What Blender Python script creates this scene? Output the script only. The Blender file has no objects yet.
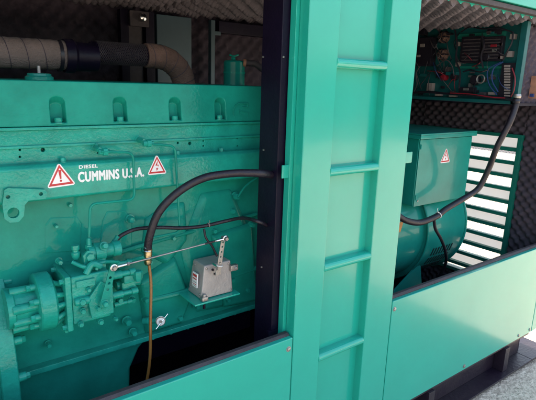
import bpy, bmesh, math, random
from mathutils import Vector as V, Matrix, noise
random.seed(7)
sc = bpy.context.scene
COL = sc.collection
R = math.radians
PI = math.pi

# ------------------------------------------------------------------ camera
RX = V((0.79816917, -0.60157016, 0.03223844))      # right
DN = V((-0.11539795, -0.20519541, -0.97189411))    # down
FW = V((0.59127767, 0.77201567, -0.23320062))      # forward
CAM = V((0, -1.2, 1.65)); FP = 491.886
def at(px, py, Y):
    """point of the plane y=Y met by the ray through photo pixel (px,py)"""
    d = RX*(px-268) + DN*(py-200) + FW*FP
    return CAM + d*((Y-CAM.y)/d.y)
def atx(px, py, X):
    d = RX*(px-268) + DN*(py-200) + FW*FP
    return CAM + d*((X-CAM.x)/d.x)
cd = bpy.data.cameras.new('camera'); cam = bpy.data.objects.new('camera', cd); COL.objects.link(cam)
up = -DN; bk = -FW
m = Matrix(((RX.x, up.x, bk.x), (RX.y, up.y, bk.y), (RX.z, up.z, bk.z))).to_4x4()
cam.matrix_world = Matrix.Translation(CAM) @ m
cd.sensor_width = 36; cd.lens = 36*FP/536; cd.clip_start = 0.02; cd.clip_end = 2000
sc.camera = cam

# ------------------------------------------------------------------ materials
def mat(name, col, rough=.5, metal=0, bump=0, bscale=50, var=0, vscale=6, spec=.5, coat=0, ior=1.5, detail=3, dirt=None, bdist=.01, cr=.08):
    m = bpy.data.materials.new(name); m.use_nodes = True
    nt = m.node_tree; N = nt.nodes; L = nt.links; b = N['Principled BSDF']
    b.inputs['Base Color'].default_value = (*col, 1)
    b.inputs['Roughness'].default_value = rough; b.inputs['Metallic'].default_value = metal
    b.inputs['IOR'].default_value = ior; b.inputs['Specular IOR Level'].default_value = spec
    b.inputs['Coat Weight'].default_value = coat; b.inputs['Coat Roughness'].default_value = cr
    tc = N.new('ShaderNodeTexCoord')
    if var:
        n = N.new('ShaderNodeTexNoise'); n.inputs['Scale'].default_value = vscale; n.inputs['Detail'].default_value = 6
        n.inputs['Roughness'].default_value = .65
        L.new(tc.outputs['Object'], n.inputs['Vector'])
        r = N.new('ShaderNodeValToRGB'); r.color_ramp.elements[0].position = .3; r.color_ramp.elements[1].position = .72
        d = dirt or tuple(c*(1-var) for c in col)
        r.color_ramp.elements[0].color = (*d, 1); r.color_ramp.elements[1].color = (*[min(1, c*(1+var*.35)) for c in col], 1)
        L.new(n.outputs['Fac'], r.inputs['Fac']); L.new(r.outputs['Color'], b.inputs['Base Color'])
        mr = N.new('ShaderNodeMapRange'); mr.inputs['To Min'].default_value = min(1, rough+.12); mr.inputs['To Max'].default_value = max(.03, rough-.06)
        L.new(n.outputs['Fac'], mr.inputs['Value']); L.new(mr.outputs['Result'], b.inputs['Roughness'])
    if bump:
        n = N.new('ShaderNodeTexNoise'); n.inputs['Scale'].default_value = bscale; n.inputs['Detail'].default_value = detail
        L.new(tc.outputs['Object'], n.inputs['Vector'])
        bp = N.new('ShaderNodeBump'); bp.inputs['Strength'].default_value = bump; bp.inputs['Distance'].default_value = bdist
        L.new(n.outputs['Fac'], bp.inputs['Height']); L.new(bp.outputs['Normal'], b.inputs['Normal']); L.new(bp.outputs['Normal'], b.inputs['Coat Normal'])
    return m
M = {}
M['panel'] = mat('teal_sheet_paint', (.0, .375, .275), .17, bump=.07, bscale=3.5, detail=2, var=.07, vscale=3.5, coat=.3, bdist=.02)
M['engine'] = mat('teal_engine_paint', (.0, .262, .193), .5, spec=.03, bump=.16, bscale=90, var=.3, vscale=6, coat=.24, cr=.06, bdist=.004)
M['casting'] = mat('teal_cast_paint', (.0, .31, .232), .5, spec=.05, bump=.22, bscale=120, var=.28, vscale=14, coat=.55, cr=.05, bdist=.005)
M['alt'] = mat('teal_alternator_paint', (.0, .245, .195), .3, spec=.15, bump=.1, bscale=30, var=.2, vscale=6, coat=.3, bdist=.004)
M['steeldk'] = mat('black_paint', (.007, .004, .016), .4, spec=.22, bump=.1, bscale=90, var=.3, vscale=10)
M['skid'] = mat('skid_paint', (.014, .008, .017), .32, spec=.35, bump=.2, bscale=60, var=.5, vscale=7, dirt=(.035, .026, .03))
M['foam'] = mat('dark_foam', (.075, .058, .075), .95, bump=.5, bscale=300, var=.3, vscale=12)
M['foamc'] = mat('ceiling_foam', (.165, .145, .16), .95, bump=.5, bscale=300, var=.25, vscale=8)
M['rubber'] = mat('black_rubber', (.012, .008, .016), .42, bump=.2, bscale=160, var=.3, vscale=30)
M['seal'] = mat('seal_rubber', (.055, .045, .05), .6, bump=.2, bscale=200, var=.3, vscale=30)
M['wrap'] = mat('lagging_cloth', (.23, .17, .15), .9, bump=.8, bscale=220, var=.35, vscale=10)
M['wrapr'] = mat('lagging_cloth_brown', (.19, .11, .085), .9, bump=.8, bscale=220, var=.35, vscale=10)
M['zinc'] = mat('galvanised_steel', (.42, .40, .38), .42, metal=.85, bump=.15, bscale=140, var=.35, vscale=18)
M['box'] = mat('cast_aluminium', (.40, .37, .35), .45, metal=.35, bump=.15, bscale=120, var=.2, vscale=14)
M['chrome'] = mat('bright_steel', (.75, .74, .72), .2, metal=1, bump=.05, bscale=60)
M['brass'] = mat('brass', (.52, .41, .24), .3, metal=1, bump=.2, bscale=120, var=.3, vscale=40)
M['fuelhose'] = mat('amber_hose', (.24, .10, .022), .22, bump=.1, bscale=60, var=.2, vscale=20)
M['white'] = mat('white_vinyl', (.80, .78, .76), .35, var=.06, vscale=20)
M['whitep'] = mat('white_lettering', (.78, .80, .78), .4, var=.12, vscale=60)
M['red'] = mat('red_vinyl', (.52, .03, .035), .4, var=.1, vscale=30)
M['blk'] = mat('black_plastic', (.012, .01, .016), .4)
M['hole'] = mat('slot_shade_black', (.006, .01, .012), .6)  # near-black colour for the shade inside the vent slots
M['orange'] = mat('orange_label', (.55, .27, .10), .5, var=.3, vscale=40)
M['pcb'] = mat('dark_teal_board', (.0, .095, .095), .4, var=.3, vscale=9)
M['cream'] = mat('cream_plastic', (.27, .23, .21), .5, var=.2, vscale=40)
M['redpl'] = mat('red_plastic', (.22, .01, .02), .4)
M['bluew'] = mat('blue_wire', (.02, .05, .16), .4)
M['copper'] = mat('tan_board', (.42, .20, .12), .55, var=.3, vscale=25)
M['concrete'] = mat('concrete_ground', (.80, .68, .53), .85, bump=1, bscale=55, var=.25, vscale=34, detail=10, dirt=(.42, .33, .25), bdist=.02)
M['asphalt'] = mat('added_dark_asphalt', (.06, .06, .065), .9, bump=.6, bscale=60, var=.3, vscale=2)
M['blade'] = mat('pale_louvre_blade', (.70, .72, .74), .6, var=.05, vscale=12)
M['rear'] = mat('grey_teal_paint', (.05, .10, .12), .4, bump=.05, bscale=20, var=.2, vscale=5)
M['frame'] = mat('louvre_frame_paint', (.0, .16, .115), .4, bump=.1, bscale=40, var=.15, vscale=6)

# ------------------------------------------------------------------ mesh builder
def translucent(m, f):
    nt = m.node_tree; N = nt.nodes; L = nt.links; t = N.new('ShaderNodeBsdfTranslucent'); t.inputs['Color'].default_value = (.95, .97, 1, 1)
    x = N.new('ShaderNodeMixShader'); x.inputs[0].default_value = f; o = N['Material Output']
    L.new(N['Principled BSDF'].outputs[0], x.inputs[1]); L.new(t.outputs[0], x.inputs[2]); L.new(x.outputs[0], o.inputs['Surface'])
translucent(M['blade'], .6)
class MB:
    def __init__(s): s.bm = bmesh.new()
    def poly(s, pts): 
        vs = [s.bm.verts.new(p) for p in pts]; s.bm.faces.new(vs); return s
    def hull(s, a, b):
        """prism between two loops with equal counts"""
        n = len(a); va = [s.bm.verts.new(p) for p in a]; vb = [s.bm.verts.new(p) for p in b]
        s.bm.faces.new(va[::-1]); s.bm.faces.new(vb)
        for i in range(n): s.bm.faces.new((va[i], va[(i+1) % n], vb[(i+1) % n], vb[i]))
        return s
    def box(s, x0, x1, y0, y1, z0, z1):
        return s.hull([(x0, y0, z0), (x1, y0, z0), (x1, y1, z0), (x0, y1, z0)], [(x0, y0, z1), (x1, y0, z1), (x1, y1, z1), (x0, y1, z1)])
    def prismY(s, xz, y0, y1):
        return s.hull([(x, y0, z) for x, z in xz], [(x, y1, z) for x, z in xz])
    def prismX(s, yz, x0, x1):
        return s.hull([(x0, y, z) for y, z in yz], [(x1, y, z) for y, z in yz])
    def lathe(s, p, axis, prof, seg=24):
        """prof: list of (distance along axis, radius)"""
        p = V(p); ax = V(axis).normalized()
        u = ax.orthogonal().normalized(); w = ax.cross(u)
        rings = []
        for d, r in prof:
            c = p+ax*d
            rings.append([s.bm.verts.new(c+(u*math.cos(2*PI*k/seg)+w*math.sin(2*PI*k/seg))*max(r, .0002)) for k in range(seg)])
        for a, b in zip(rings, rings[1:]):
            for k in range(seg): s.bm.faces.new((a[k], a[(k+1) % seg], b[(k+1) % seg], b[k]))
        s.bm.faces.new(rings[0][::-1]); s.bm.faces.new(rings[-1]); return s
    def cyl(s, p, q, r, r2=None, seg=20):
        p = V(p); q = V(q); L = (q-p).length
        return s.lathe(p, q-p, [(0, r), (L, r if r2 is None else r2)], seg)
    def hexb(s, p, axis, r=.011, h=.009, washer=True, ph=0):
        p = V(p); ax = V(axis).normalized()
        if washer: s.lathe(p, ax, [(0, r*1.35), (r*.2, r*1.35)], 16); p = p+ax*r*.2
        return s.lathe(p, ax, [(0, r), (h*.8, r), (h, r*.82)], 6)
    def tube(s, pts, r, seg=10, smooth=8, rf=None):
        P = [V(p) for p in pts]
        if smooth and len(P) > 2:
            Q = []
            E = [P[0]*2-P[1]]+P+[P[-1]*2-P[-2]]
            for i in range(1, len(E)-2):
                a, b, c, d = E[i-1:i+3]
                for k in range(smooth):
                    t = k/smooth
                    Q.append(.5*((2*b)+(c-a)*t+(2*a-5*b+4*c-d)*t*t+(-a+3*b-3*c+d)*t**3))
            Q.append(P[-1]); P = Q
        T = [(P[min(i+1, len(P)-1)]-P[max(i-1, 0)]).normalized() for i in range(len(P))]
        u = T[0].orthogonal().normalized(); rings = []
        for i, (p, t) in enumerate(zip(P, T)):
            u = (u-t*u.dot(t)).normalized(); w = t.cross(u)
            rr = rf(i/(len(P)-1)) if rf else r
            rings.append([s.bm.verts.new(p+(u*math.cos(2*PI*k/seg)+w*math.sin(2*PI*k/seg))*rr) for k in range(seg)])
        for a, b in zip(rings, rings[1:]):
            for k in range(seg): s.bm.faces.new((a[k], a[(k+1) % seg], b[(k+1) % seg], b[k]))
        s.bm.faces.new(rings[0][::-1]); s.bm.faces.new(rings[-1]); return s
    def torus(s, c, axis, R_, r, seg=24, ss=8):
        c = V(c); ax = V(axis).normalized(); u = ax.orthogonal().normalized(); w = ax.cross(u); rings = []
        for k in range(seg):
            d = u*math.cos(2*PI*k/seg)+w*math.sin(2*PI*k/seg)
            rings.append([s.bm.verts.new(c+d*(R_+r*math.cos(2*PI*j/ss))+ax*r*math.sin(2*PI*j/ss)) for j in range(ss)])
        for i in range(seg):
            a, b = rings[i], rings[(i+1) % seg]
            for j in range(ss): s.bm.faces.new((a[j], a[(j+1) % ss], b[(j+1) % ss], b[j]))
        return s
    def build(s, name, material, parent=None, bevel=0, cut=None, bseg=2, ang=32):
        bmesh.ops.recalc_face_normals(s.bm, faces=s.bm.faces[:])
        me = bpy.data.meshes.new(name); s.bm.to_mesh(me); s.bm.free()
        me.materials.append(material)
        o = bpy.data.objects.new(name, me); COL.objects.link(o)
        if cut is not None:
            bmesh.ops.recalc_face_normals(cut.bm, faces=cut.bm.faces[:])
            cm = bpy.data.meshes.new('cut'); cut.bm.to_mesh(cm); cut.bm.free()
            co = bpy.data.objects.new('cut', cm); COL.objects.link(co)
            md = o.modifiers.new('b', 'BOOLEAN'); md.object = co; md.operation = 'DIFFERENCE'; md.solver = 'EXACT'
            bpy.context.view_layer.update()
            dg = bpy.context.evaluated_depsgraph_get()
            nm = bpy.data.meshes.new_from_object(o.evaluated_get(dg)); o.modifiers.clear(); o.data = nm; nm.name = name
            bpy.data.objects.remove(co); bpy.data.meshes.remove(cm); bpy.data.meshes.remove(me); me = nm
        bm = bmesh.new(); bm.from_mesh(me)
        if bevel:
            es = [e for e in bm.edges if len(e.link_faces) == 2 and e.calc_face_angle(0) > R(40)]
            try: bmesh.ops.bevel(bm, geom=es, offset=bevel, segments=bseg, profile=.5, affect='EDGES', clamp_overlap=True)
            except Exception: pass
        for f in bm.faces: f.smooth = True
        for e in bm.edges: e.smooth = not (len(e.link_faces) == 2 and e.calc_face_angle(0) > R(ang))
        bm.to_mesh(me); bm.free()
        if bevel: w_ = o.modifiers.new('wn', 'WEIGHTED_NORMAL'); w_.keep_sharp = True
        if parent: o.parent = parent
        return o
def tag(o, label, cat, group=None):
    o['label'] = label; o['category'] = cat
    if group: o['group'] = group
    return o
def thing(name, label, cat, group=None):
    o = bpy.data.objects.new(name, None); COL.objects.link(o); o.empty_display_size = .05
    return tag(o, label, cat, group)
def dup(o, off, parent):
    c = o.copy(); COL.objects.link(c); c.parent = parent; c.location = V(o.location)+V(off); return c
def text(name, s, x0, x1, z0, z1, y, material, parent, bold=.02, shear=0):
    cu = bpy.data.curves.new(name, 'FONT'); cu.body = s; cu.size = 1; cu.extrude = .01; cu.offset = bold; cu.shear = shear; cu.resolution_u = 3; cu.space_character = 1.1
    t = bpy.data.objects.new(name, cu); COL.objects.link(t); bpy.context.view_layer.update()
    me = bpy.data.meshes.new_from_object(t.evaluated_get(bpy.context.evaluated_depsgraph_get()))
    bpy.data.objects.remove(t); bpy.data.curves.remove(cu)
    xs = [v.co.x for v in me.vertices]; ys = [v.co.y for v in me.vertices]
    ax, bx, ay, by = min(xs), max(xs), min(ys), max(ys)
    for v in me.vertices:
        v.co = V((x0+(v.co.x-ax)/(bx-ax)*(x1-x0), y-v.co.z*.06-.0006, z0+(v.co.y-ay)/(by-ay)*(z1-z0)))
    me.materials.clear(); me.materials.append(material)
    o = bpy.data.objects.new(name, me); COL.objects.link(o); o.parent = parent; return o
def boldtext(s, x0, x1, z0, z1, y, parent, dx):
    t = text('lettering', s, x0, x1, z0, z1, y, M['whitep'], parent, 0)
    for k, (ox, oz) in enumerate(((dx, 0), (dx*.5, dx*.5), (dx*.5, -dx*.5))):
        bm = bmesh.new(); bm.from_mesh(t.data)
        if k == 0: base = [v.co.copy() for v in bm.verts]
        me2 = bpy.data.meshes.new('t'); bm.to_mesh(me2); bm.free()
        if k == 0: src = me2
        for v, c in zip(src.vertices, base): v.co = c+V((ox, -.00012*(k+1), oz))
        bm = bmesh.new(); bm.from_mesh(t.data); bm.from_mesh(src); bm.to_mesh(t.data); bm.free()
        if k: bpy.data.meshes.remove(me2)
    return t
def warn(cx, cz, y, w, h, parent, mark, rot=0):
    """white triangular sticker with a red outline and a mark; faces -Y"""
    def tri(k): return [(-w/2*k, -h*.38*k), (w/2*k, -h*.38*k), (0, h*.62*k)]
    def rt(p):
        c, s_ = math.cos(rot), math.sin(rot); return (cx+p[0]*c-p[1]*s_, cz+p[0]*s_+p[1]*c)
    def rnd(k, r=.1):
        T = tri(k); out = []
        for i in range(3):
            p = V(T[i]); a = V(T[i-1]); b = V(T[(i+1) % 3])
            for q in (a, ): out.append(tuple(p+(q-p)*r))
            out.append(tuple(p+((a-p)*.035+(b-p)*.035)))
            out.append(tuple(p+(b-p)*r))
        return out
    st = MB().prismY([rt(p) for p in rnd(1)], y-.0008, y+.004).build('warning_sticker', M['white'], parent)
    o_ = [rt(p) for p in tri(.84)]; i_ = [rt(p) for p in tri(.62)]
    mb = MB()
    for k in range(3):
        a, b = o_[k], o_[(k+1) % 3]; c, d = i_[(k+1) % 3], i_[k]
        mb.prismY([a, b, c, d], y-.0014, y-.0009)
    if mark == '!':
        mb.prismY([rt(p) for p in [(-.05*w, .30*h), (.05*w, .30*h), (.025*w, -.06*h), (-.025*w, -.06*h)]], y-.0014, y-.0009)
        mb.prismY([rt((.04*w*math.cos(t*PI/4), -.14*h+.045*h*math.sin(t*PI/4))) for t in range(8)], y-.0014, y-.0009)
    else:
        for pl in ([(.05, .34), (-.09, .06), (.0, .09)], [(.0, .09), (-.09, .06), (.075, .055), (.07, .10)], [(.075, .10), (.075, .055), (-.0, -.1), (.03, -.03)], [(-.05, -.06), (-.02, -.2), (.06, -.08)]):
            mb.prismY([rt((p[0]*w, p[1]*h)) for p in pl], y-.0014, y-.0009)
    mb.build('warning_symbol', M['red'], st)
    return st
def foam(name, o, u, v, nrm, lu, lv, pitch, amp, material, parent, step=None):
    """egg-crate foam sheet: grid from o along u (lu) and v (lv), bumps along nrm"""
    o = V(o); u = V(u); v = V(v); n_ = V(nrm); st = step or pitch/9
    nu = int(lu/st); nv = int(lv/st); bm = bmesh.new(); g = []
    for i in range(nu+1):
        row = []
        for j in range(nv+1):
            a, b = lu*i/nu, lv*j/nv
            h = .5+.5*math.cos(2*PI*a/pitch)*math.cos(2*PI*b/pitch)
            h = h**1.3*(1+.35*noise.noise(V((a*7, b*7, lu))))+.25*noise.noise(V((a*2.3, b*2.3, lv)))
            row.append(bm.verts.new(o+u*a+v*b+n_*(amp*h)))
        g.append(row)
    for i in range(nu):
        for j in range(nv): bm.faces.new((g[i][j], g[i+1][j], g[i+1][j+1], g[i][j+1]))
    # solid back
    c = [o-n_*.02, o+u*lu-n_*.02, o+u*lu+v*lv-n_*.02, o+v*lv-n_*.02]; cv = [bm.verts.new(p) for p in c]; bm.faces.new(cv)
    bm.faces.new([r[0] for r in g]+[cv[1], cv[0]]); bm.faces.new([r[-1] for r in g]+[cv[2], cv[3]])
    bm.faces.new(g[0]+[cv[3], cv[0]]); bm.faces.new(g[-1]+[cv[2], cv[1]])
    bmesh.ops.recalc_face_normals(bm, faces=bm.faces[:])
    for f in bm.faces: f.smooth = len(f.verts) == 4
    me = bpy.data.meshes.new(name); bm.to_mesh(me); bm.free(); me.materials.append(material)
    ob = bpy.data.objects.new(name, me); COL.objects.link(ob); ob.parent = parent; return ob

# ------------------------------------------------------------------ world, sun
w = bpy.data.worlds.new('World'); sc.world = w; w.use_nodes = True
nt = w.node_tree; sky = nt.nodes.new('ShaderNodeTexSky'); sky.sky_type = 'NISHITA'; sky.sun_disc = False
ELEV = R(44); sky.sun_elevation = ELEV; sky.sun_rotation = 0; sky.dust_density = 3.5; sky.air_density = 1.2; sky.ozone_density = .6
bg = nt.nodes['Background']; bg.inputs['Strength'].default_value = .15; nt.links.new(sky.outputs[0], bg.inputs[0])
sd = bpy.data.lights.new('sun', 'SUN'); sd.energy = 3.2; sd.angle = R(.6); sd.color = (1, .97, .93)
so = bpy.data.objects.new('sun', sd); COL.objects.link(so)
so.rotation_euler = V((0, math.cos(ELEV), math.sin(ELEV))).to_track_quat('Z', 'Y').to_euler()
sc.view_settings.view_transform = 'Standard'; sc.view_settings.look = 'None'; sc.view_settings.exposure = 1.98; sc.view_settings.use_white_balance = True; sc.view_settings.white_balance_temperature = 7050; sc.view_settings.white_balance_tint = 12; sc.view_settings.gamma = 1
sc.cycles.max_bounces = 10; sc.cycles.diffuse_bounces = 6

# ------------------------------------------------------------------ setting
g = MB(); n = 40
g.poly([(-400, -400, 0), (400, -400, 0), (400, 400, 0), (-400, 400, 0)])
gr = g.build('ground', M['asphalt']); gr['kind'] = 'structure'  # unseen dark ground past the concrete, added to dim far reflections
g = MB().box(-7, 13, -9, 9, .0, .006); g = g.build('concrete_yard', M['concrete']); g['kind'] = 'structure'

# ------------------------------------------------------------------ enclosure
XL, XR, YB, ZT = -.75, 3.12, 1.32, 2.12     # shell
ZB = .205                                    # underside of the panels
E_ = thing('generator_enclosure', 'teal sheet metal generator housing with a recessed ladder between its two open bays', 'enclosure')
# ladder rails and back
def rail(x0, x1, y1):
    MB().box(x0, x1, 0, y1, ZB, ZT).build('ladder_rail', M['panel'], E_, bevel=.004, bseg=3)
rail(1.055, 1.188, .046); rail(1.437, 1.598, .046)
MB().box(1.186, 1.439, .036, .050, ZB, ZT).build('ladder_back_panel', M['panel'], E_)
f1 = MB().box(1.0415, 1.07, .047, .075, ZB, ZT).build('door_stop_flange', M['panel'], E_, bevel=.002)
MB().box(1.585, 1.612, .047, .075, ZB, ZT).build('door_stop_flange', M['panel'], E_, bevel=.002)
for z in (2.083, 1.735, 1.368, 1.014, .648, .30):
    prof = [(.036, 0), (.036, -.032)]
    for k in range(9):
        a = -PI/2-PI*k/8; prof.append((.014+.015*math.cos(a), -.016+.016*math.sin(a)))
    rg = MB().prismX([(y, z+dz) for y, dz in prof], 1.1875, 1.4375).build('ladder_rung', M['panel'], E_, ang=25)
    MB().tube([(1.1875, .004, z-.032), (1.1875, .0, z-.016), (1.1875, .004, z), (1.1875, .035, z)], .0025, 6, 3).build('weld_bead', M['panel'], rg)
# lower panels
def lower_panel(x0, x1, ztop, bolts, lab=None):
    p = MB().box(x0, x1, 0, .028, ZB, ztop).build('lower_panel', M['panel'], E_, bevel=.0035, bseg=3)
    for (bx, bz) in bolts:
        MB().lathe((bx, .0005, bz), (0, -1, 0), [(0, .0105), (.0015, .0105), (.0018, .0075), (.005, .007), (.0065, .004)], 16).build('panel_bolt', M['zinc'], p)
    return p
lp = at(287.6, 339.5, 0).z
b1 = at(288.5, 349, 0); b2 = at(394.5, 309, 0); b3 = at(464, 366, 0); b4 = at(518.5, 335.5, 0); b5 = at(529.5, 329.5, 0)
lower_panel(XL, 1.0515, lp, [(b1.x, b1.z), (-.2, b1.z), (b1.x, .24), (.4, .24)])
lower_panel(1.602, at(530.5, 335, 0).x-.002, lp-.003, [(b2.x, b2.z), (b3.x, b3.z), (b4.x, b4.z)])
lower_panel(at(530.5, 335, 0).x+.002, XR, 2.12, [(b5.x, b5.z)])
MB().box(1.0, 1.7, .076, .09, ZB, .77).build('inner_sill', M['steeldk'], E_)
# sill ledge and rubber seals
zsb = at(288, 338.5, .020).z; zst = at(288, 331.5, .040).z+.006; zsb -= .003
for (x0, x1) in ((XL, 1.05), (1.602, XR-.08)):
    MB().box(x0, x1, .029, .075, .70, zsb-.003).build('sill_ledge', M['panel'], E_, bevel=.002)
    MB().prismX([(.018, zsb), (.046, zsb), (.046, zst-.004), (.040, zst), (.026, zst), (.018, zst-.006)], x0, x1).build('seal_strip', M['seal'], E_, bevel=.002)
# header over the right and left bay
for (x0, x1) in ((XL, 1.05), (1.602, XR-.08)):
    MB().box(x0, x1, 0, .05, 2.022, ZT).build('header_panel', M['panel'], E_, bevel=.003)
    MB().box(x0, x1, .012, .046, 1.998, 2.019).build('seal_strip', M['seal'], E_, bevel=.003)
pts = [(3.0, 2.016), (1.66, 2.016), (1.66, 1.9975)]
for k in range(17):
    xx = 1.1+.086*(k+.5)+.43
    if 1.70 < xx < 2.98: pts += [(xx-.020, 1.9975), (xx+random.uniform(-.003, .003), 1.9975-random.uniform(.009, .016)), (xx+.020, 1.9975)]
pts.append((3.0, 1.9975))
MB().prismY(pts, .0475, .0495).build('added_teal_teeth', M['panel'], E_)  # added serrated strip for the teal paint showing between foam edges
# striker tabs on the stop flanges
MB().box(1.015, 1.046, .052, .058, 1.338, 1.383).build('striker_tab', M['panel'], E_, bevel=.002)
MB().box(1.606, 1.705, .052, .058, 1.343, 1.389).build('striker_tab', M['panel'], E_, bevel=.002)
# roof, back, end walls, floor
MB().box(XL, XR, -.01, YB+.03, ZT, ZT+.02).build('roof_panel', M['panel'], E_, bevel=.004)
MB().box(XL, XR, YB, YB+.02, ZB, ZT).build('rear_panel', M['panel'], E_)
MB().box(XL-.02, XL, 0, YB, ZB, ZT).build('end_panel', M['panel'], E_)
MB().box(XL, XR, .09, YB, ZB, ZB+.012).build('bay_floor', M['steeldk'], E_)
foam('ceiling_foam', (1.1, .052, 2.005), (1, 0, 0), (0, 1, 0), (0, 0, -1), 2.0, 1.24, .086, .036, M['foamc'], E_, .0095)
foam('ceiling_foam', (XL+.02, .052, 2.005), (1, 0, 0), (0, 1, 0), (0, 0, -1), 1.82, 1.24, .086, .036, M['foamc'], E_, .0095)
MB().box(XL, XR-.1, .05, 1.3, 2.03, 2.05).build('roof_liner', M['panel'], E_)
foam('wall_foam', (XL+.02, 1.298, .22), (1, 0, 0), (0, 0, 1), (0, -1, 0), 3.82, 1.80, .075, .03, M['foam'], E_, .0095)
# end wall at the right with the louvre opening
XE = 3.08
LY0, LY1, LZ0, LZ1 = .255, .98, .40, 1.385
def endfoam(y0, y1, z0, z1):
    if y1-y0 > .02 and z1-z0 > .02:
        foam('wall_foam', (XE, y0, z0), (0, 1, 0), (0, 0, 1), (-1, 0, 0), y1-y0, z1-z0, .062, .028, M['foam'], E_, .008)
endfoam(.08, LY0, .22, 2.0); endfoam(LY1, 1.29, .22, 2.0); endfoam(LY0, LY1, LZ1, 2.0); endfoam(LY0, LY1, .22, LZ0-.01)
mbw = MB(); mbw.box(XE+.02, XR, 0.03, LY0, ZB, ZT); mbw.box(XE+.02, XR, LY1, YB, ZB, ZT); mbw.box(XE+.02, XR, LY0, LY1, LZ1, ZT); mbw.box(XE+.02, XR, LY0, LY1, ZB, LZ0)
mbw.build('end_panel', M['panel'], E_)
lv = MB()
lv.box(XE-.035, XE+.015, LY0, LY0+.028, LZ0, LZ1); lv.box(XE-.035, XE+.015, LY1-.028, LY1, LZ0, LZ1)
lv.box(XE-.035, XE+.015, LY0+.028, LY1-.028, LZ1-.022, LZ1); lv.box(XE-.035, XE+.015, LY0+.028, LY1-.028, LZ0, LZ0+.022)
louv = lv.build('louvre_frame', M['frame'], E_, bevel=.002)
# bars: projected heights taken along the louvre's right-hand edge
pitch = .0835
zz = LZ1-.022; bars = MB(); pale = MB(); k = 0
while zz > LZ0+.1:
    zg = zz-.060                       # gap below the bar above
    bars.box(XE-.028, XE+.004, LY0+.028, LY1-.028, zg-.0235, zg)
    if k % 2 == 0:
        pale.hull([(XE+.004, LY0+.03, zg-.01), (XE+.006, LY0+.03, zg-.012), (XE+.006, LY1-.03, zg-.012), (XE+.004, LY1-.03, zg-.01)],
                  [(XE+.034, LY0+.03, zz+.004), (XE+.036, LY0+.03, zz+.002), (XE+.036, LY1-.03, zz+.002), (XE+.034, LY1-.03, zz+.004)])
    zz = zg-.0235; k += 1
bars.build('louvre_bars', M['frame'], louv, bevel=.0015)
pale.build('louvre_blades', M['blade'], louv)
ms = MB()
a = 0
span = LZ1-LZ0
y = LY0-span
while y < LY1:
    for s_ in (1, -1):
        # diagonal wires clipped to the opening
        if s_ == 1: p, q = (y, LZ0), (y+span, LZ1)
        else: p, q = (y, LZ1), (y+span, LZ0)
        t0 = max(0, (LY0-p[0])/(q[0]-p[0])); t1 = min(1, (LY1-p[0])/(q[0]-p[0]))
        if t1 > t0+.01:
            A_ = (XE+.047, p[0]+(q[0]-p[0])*t0, p[1]+(q[1]-p[1])*t0); B_ = (XE+.047, p[0]+(q[0]-p[0])*t1, p[1]+(q[1]-p[1])*t1)
            ms.tube([A_, B_], .0009, 4, 0)
    y += .021
ms.build('wire_mesh', M['zinc'], louv)
# black bay post beside the ladder
xb = at(276, 200, .08).x; yq = atx(257.6, 200, xb).y
pst = MB().box(xb, 1.06, .080, yq, .22, 1.97).build('bay_post', M['steeldk'], E_, bevel=.003)
MB().box(1.061, 1.42, .135, .16, .22, 1.97).build('bay_partition', M['steeldk'], E_)
for (px, py) in ((263.5, 57), (262, 267), (264, 150)):
    c = atx(px, py, xb); MB().cyl((xb+.001, c.y, c.z), (xb-.004, c.y, c.z), .003).build('rivet', M['zinc'], pst)
c = at(283, 57, .08); MB().cyl((c.x, .081, c.z), (c.x, .076, c.z), .003).build('rivet', M['zinc'], pst)
# members seen deep in the left bay: light door post, black uprights with bracket, thin teal pole
MB().box(1.105, 1.30, 1.20, 1.25, .25, 1.96).build('rear_door_post', M['rear'], E_, bevel=.004)
MB().box(.905, .945, 1.16, 1.20, .25, 1.96).build('rear_upright', M['steeldk'], E_, bevel=.002)
MB().box(1.03, 1.075, 1.16, 1.20, .25, 1.96).build('rear_upright', M['steeldk'], E_, bevel=.002)
MB().box(.95, 1.02, 1.18, 1.195, 1.62, 1.94).build('rear_bracket', M['seal'], E_, bevel=.002)
bb = MB().box(.94, 1.035, 1.13, 1.15, 1.885, 1.955).build('lamp_bracket', M['seal'], E_, bevel=.003)
MB().lathe((.995, 1.13, 1.925), (0, -1, 0), [(0, .018), (.01, .02), (.03, .016), (.036, .004)], 18).build('lamp_lens', M['chrome'], bb)
MB().box(1.405, 1.432, 1.18, 1.21, .25, 1.96).build('rear_pole', M['rear'], E_, bevel=.004)
MB().box(1.432, 1.47, 1.185, 1.20, 1.885, 1.905).build('pole_clip', M['rear'], E_, bevel=.002)
MB().box(1.46, 1.98, 1.19, 1.24, 1.90, 1.96).build('rear_crossbar', M['steeldk'], E_, bevel=.002)

# ------------------------------------------------------------------ skid
S = thing('skid_base', 'dark purplish black steel channel base under the teal lower panels, with upright stiffeners', 'base frame')
sm = MB()
for (y0, y1, yw0, yw1) in ((-.04, .07, .055, .07), (YB-.07, YB+.04, YB-.07, YB-.055)):
    sm.box(XL, 2.98, y0+.045, y1, .190, .2035); sm.box(XL, 2.98, y0, y1, .028, .040); sm.box(XL, 2.98, yw0, yw1, .0405, .1895)
sm.build('channel_beam', M['skid'], S, bevel=.003)
xs = at(503, 360, 0).x
for x in (-.2, .55, 1.25, 1.95, xs):
    MB().box(x, x+.05, -.008, .054, .041, .189).build('stiffener', M['skid'], S, bevel=.002)
MB().prismY([(2.982, .028), (3.22, .028), (3.22, .040), (2.982, .040)], -.04, .30).build('end_plate', M['skid'], S, bevel=.002)
for x in (-.5, .5, 1.5, 2.6, 2.95):
    MB().box(x, x+.08, .071, YB-.071, .03, .18).build('cross_beam', M['skid'], S)
for x in (.0, 1.6, 2.9): MB().box(x, x+.14, -.02, .06, .006, .0275).build('foot_pad', M['skid'], S)

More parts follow.
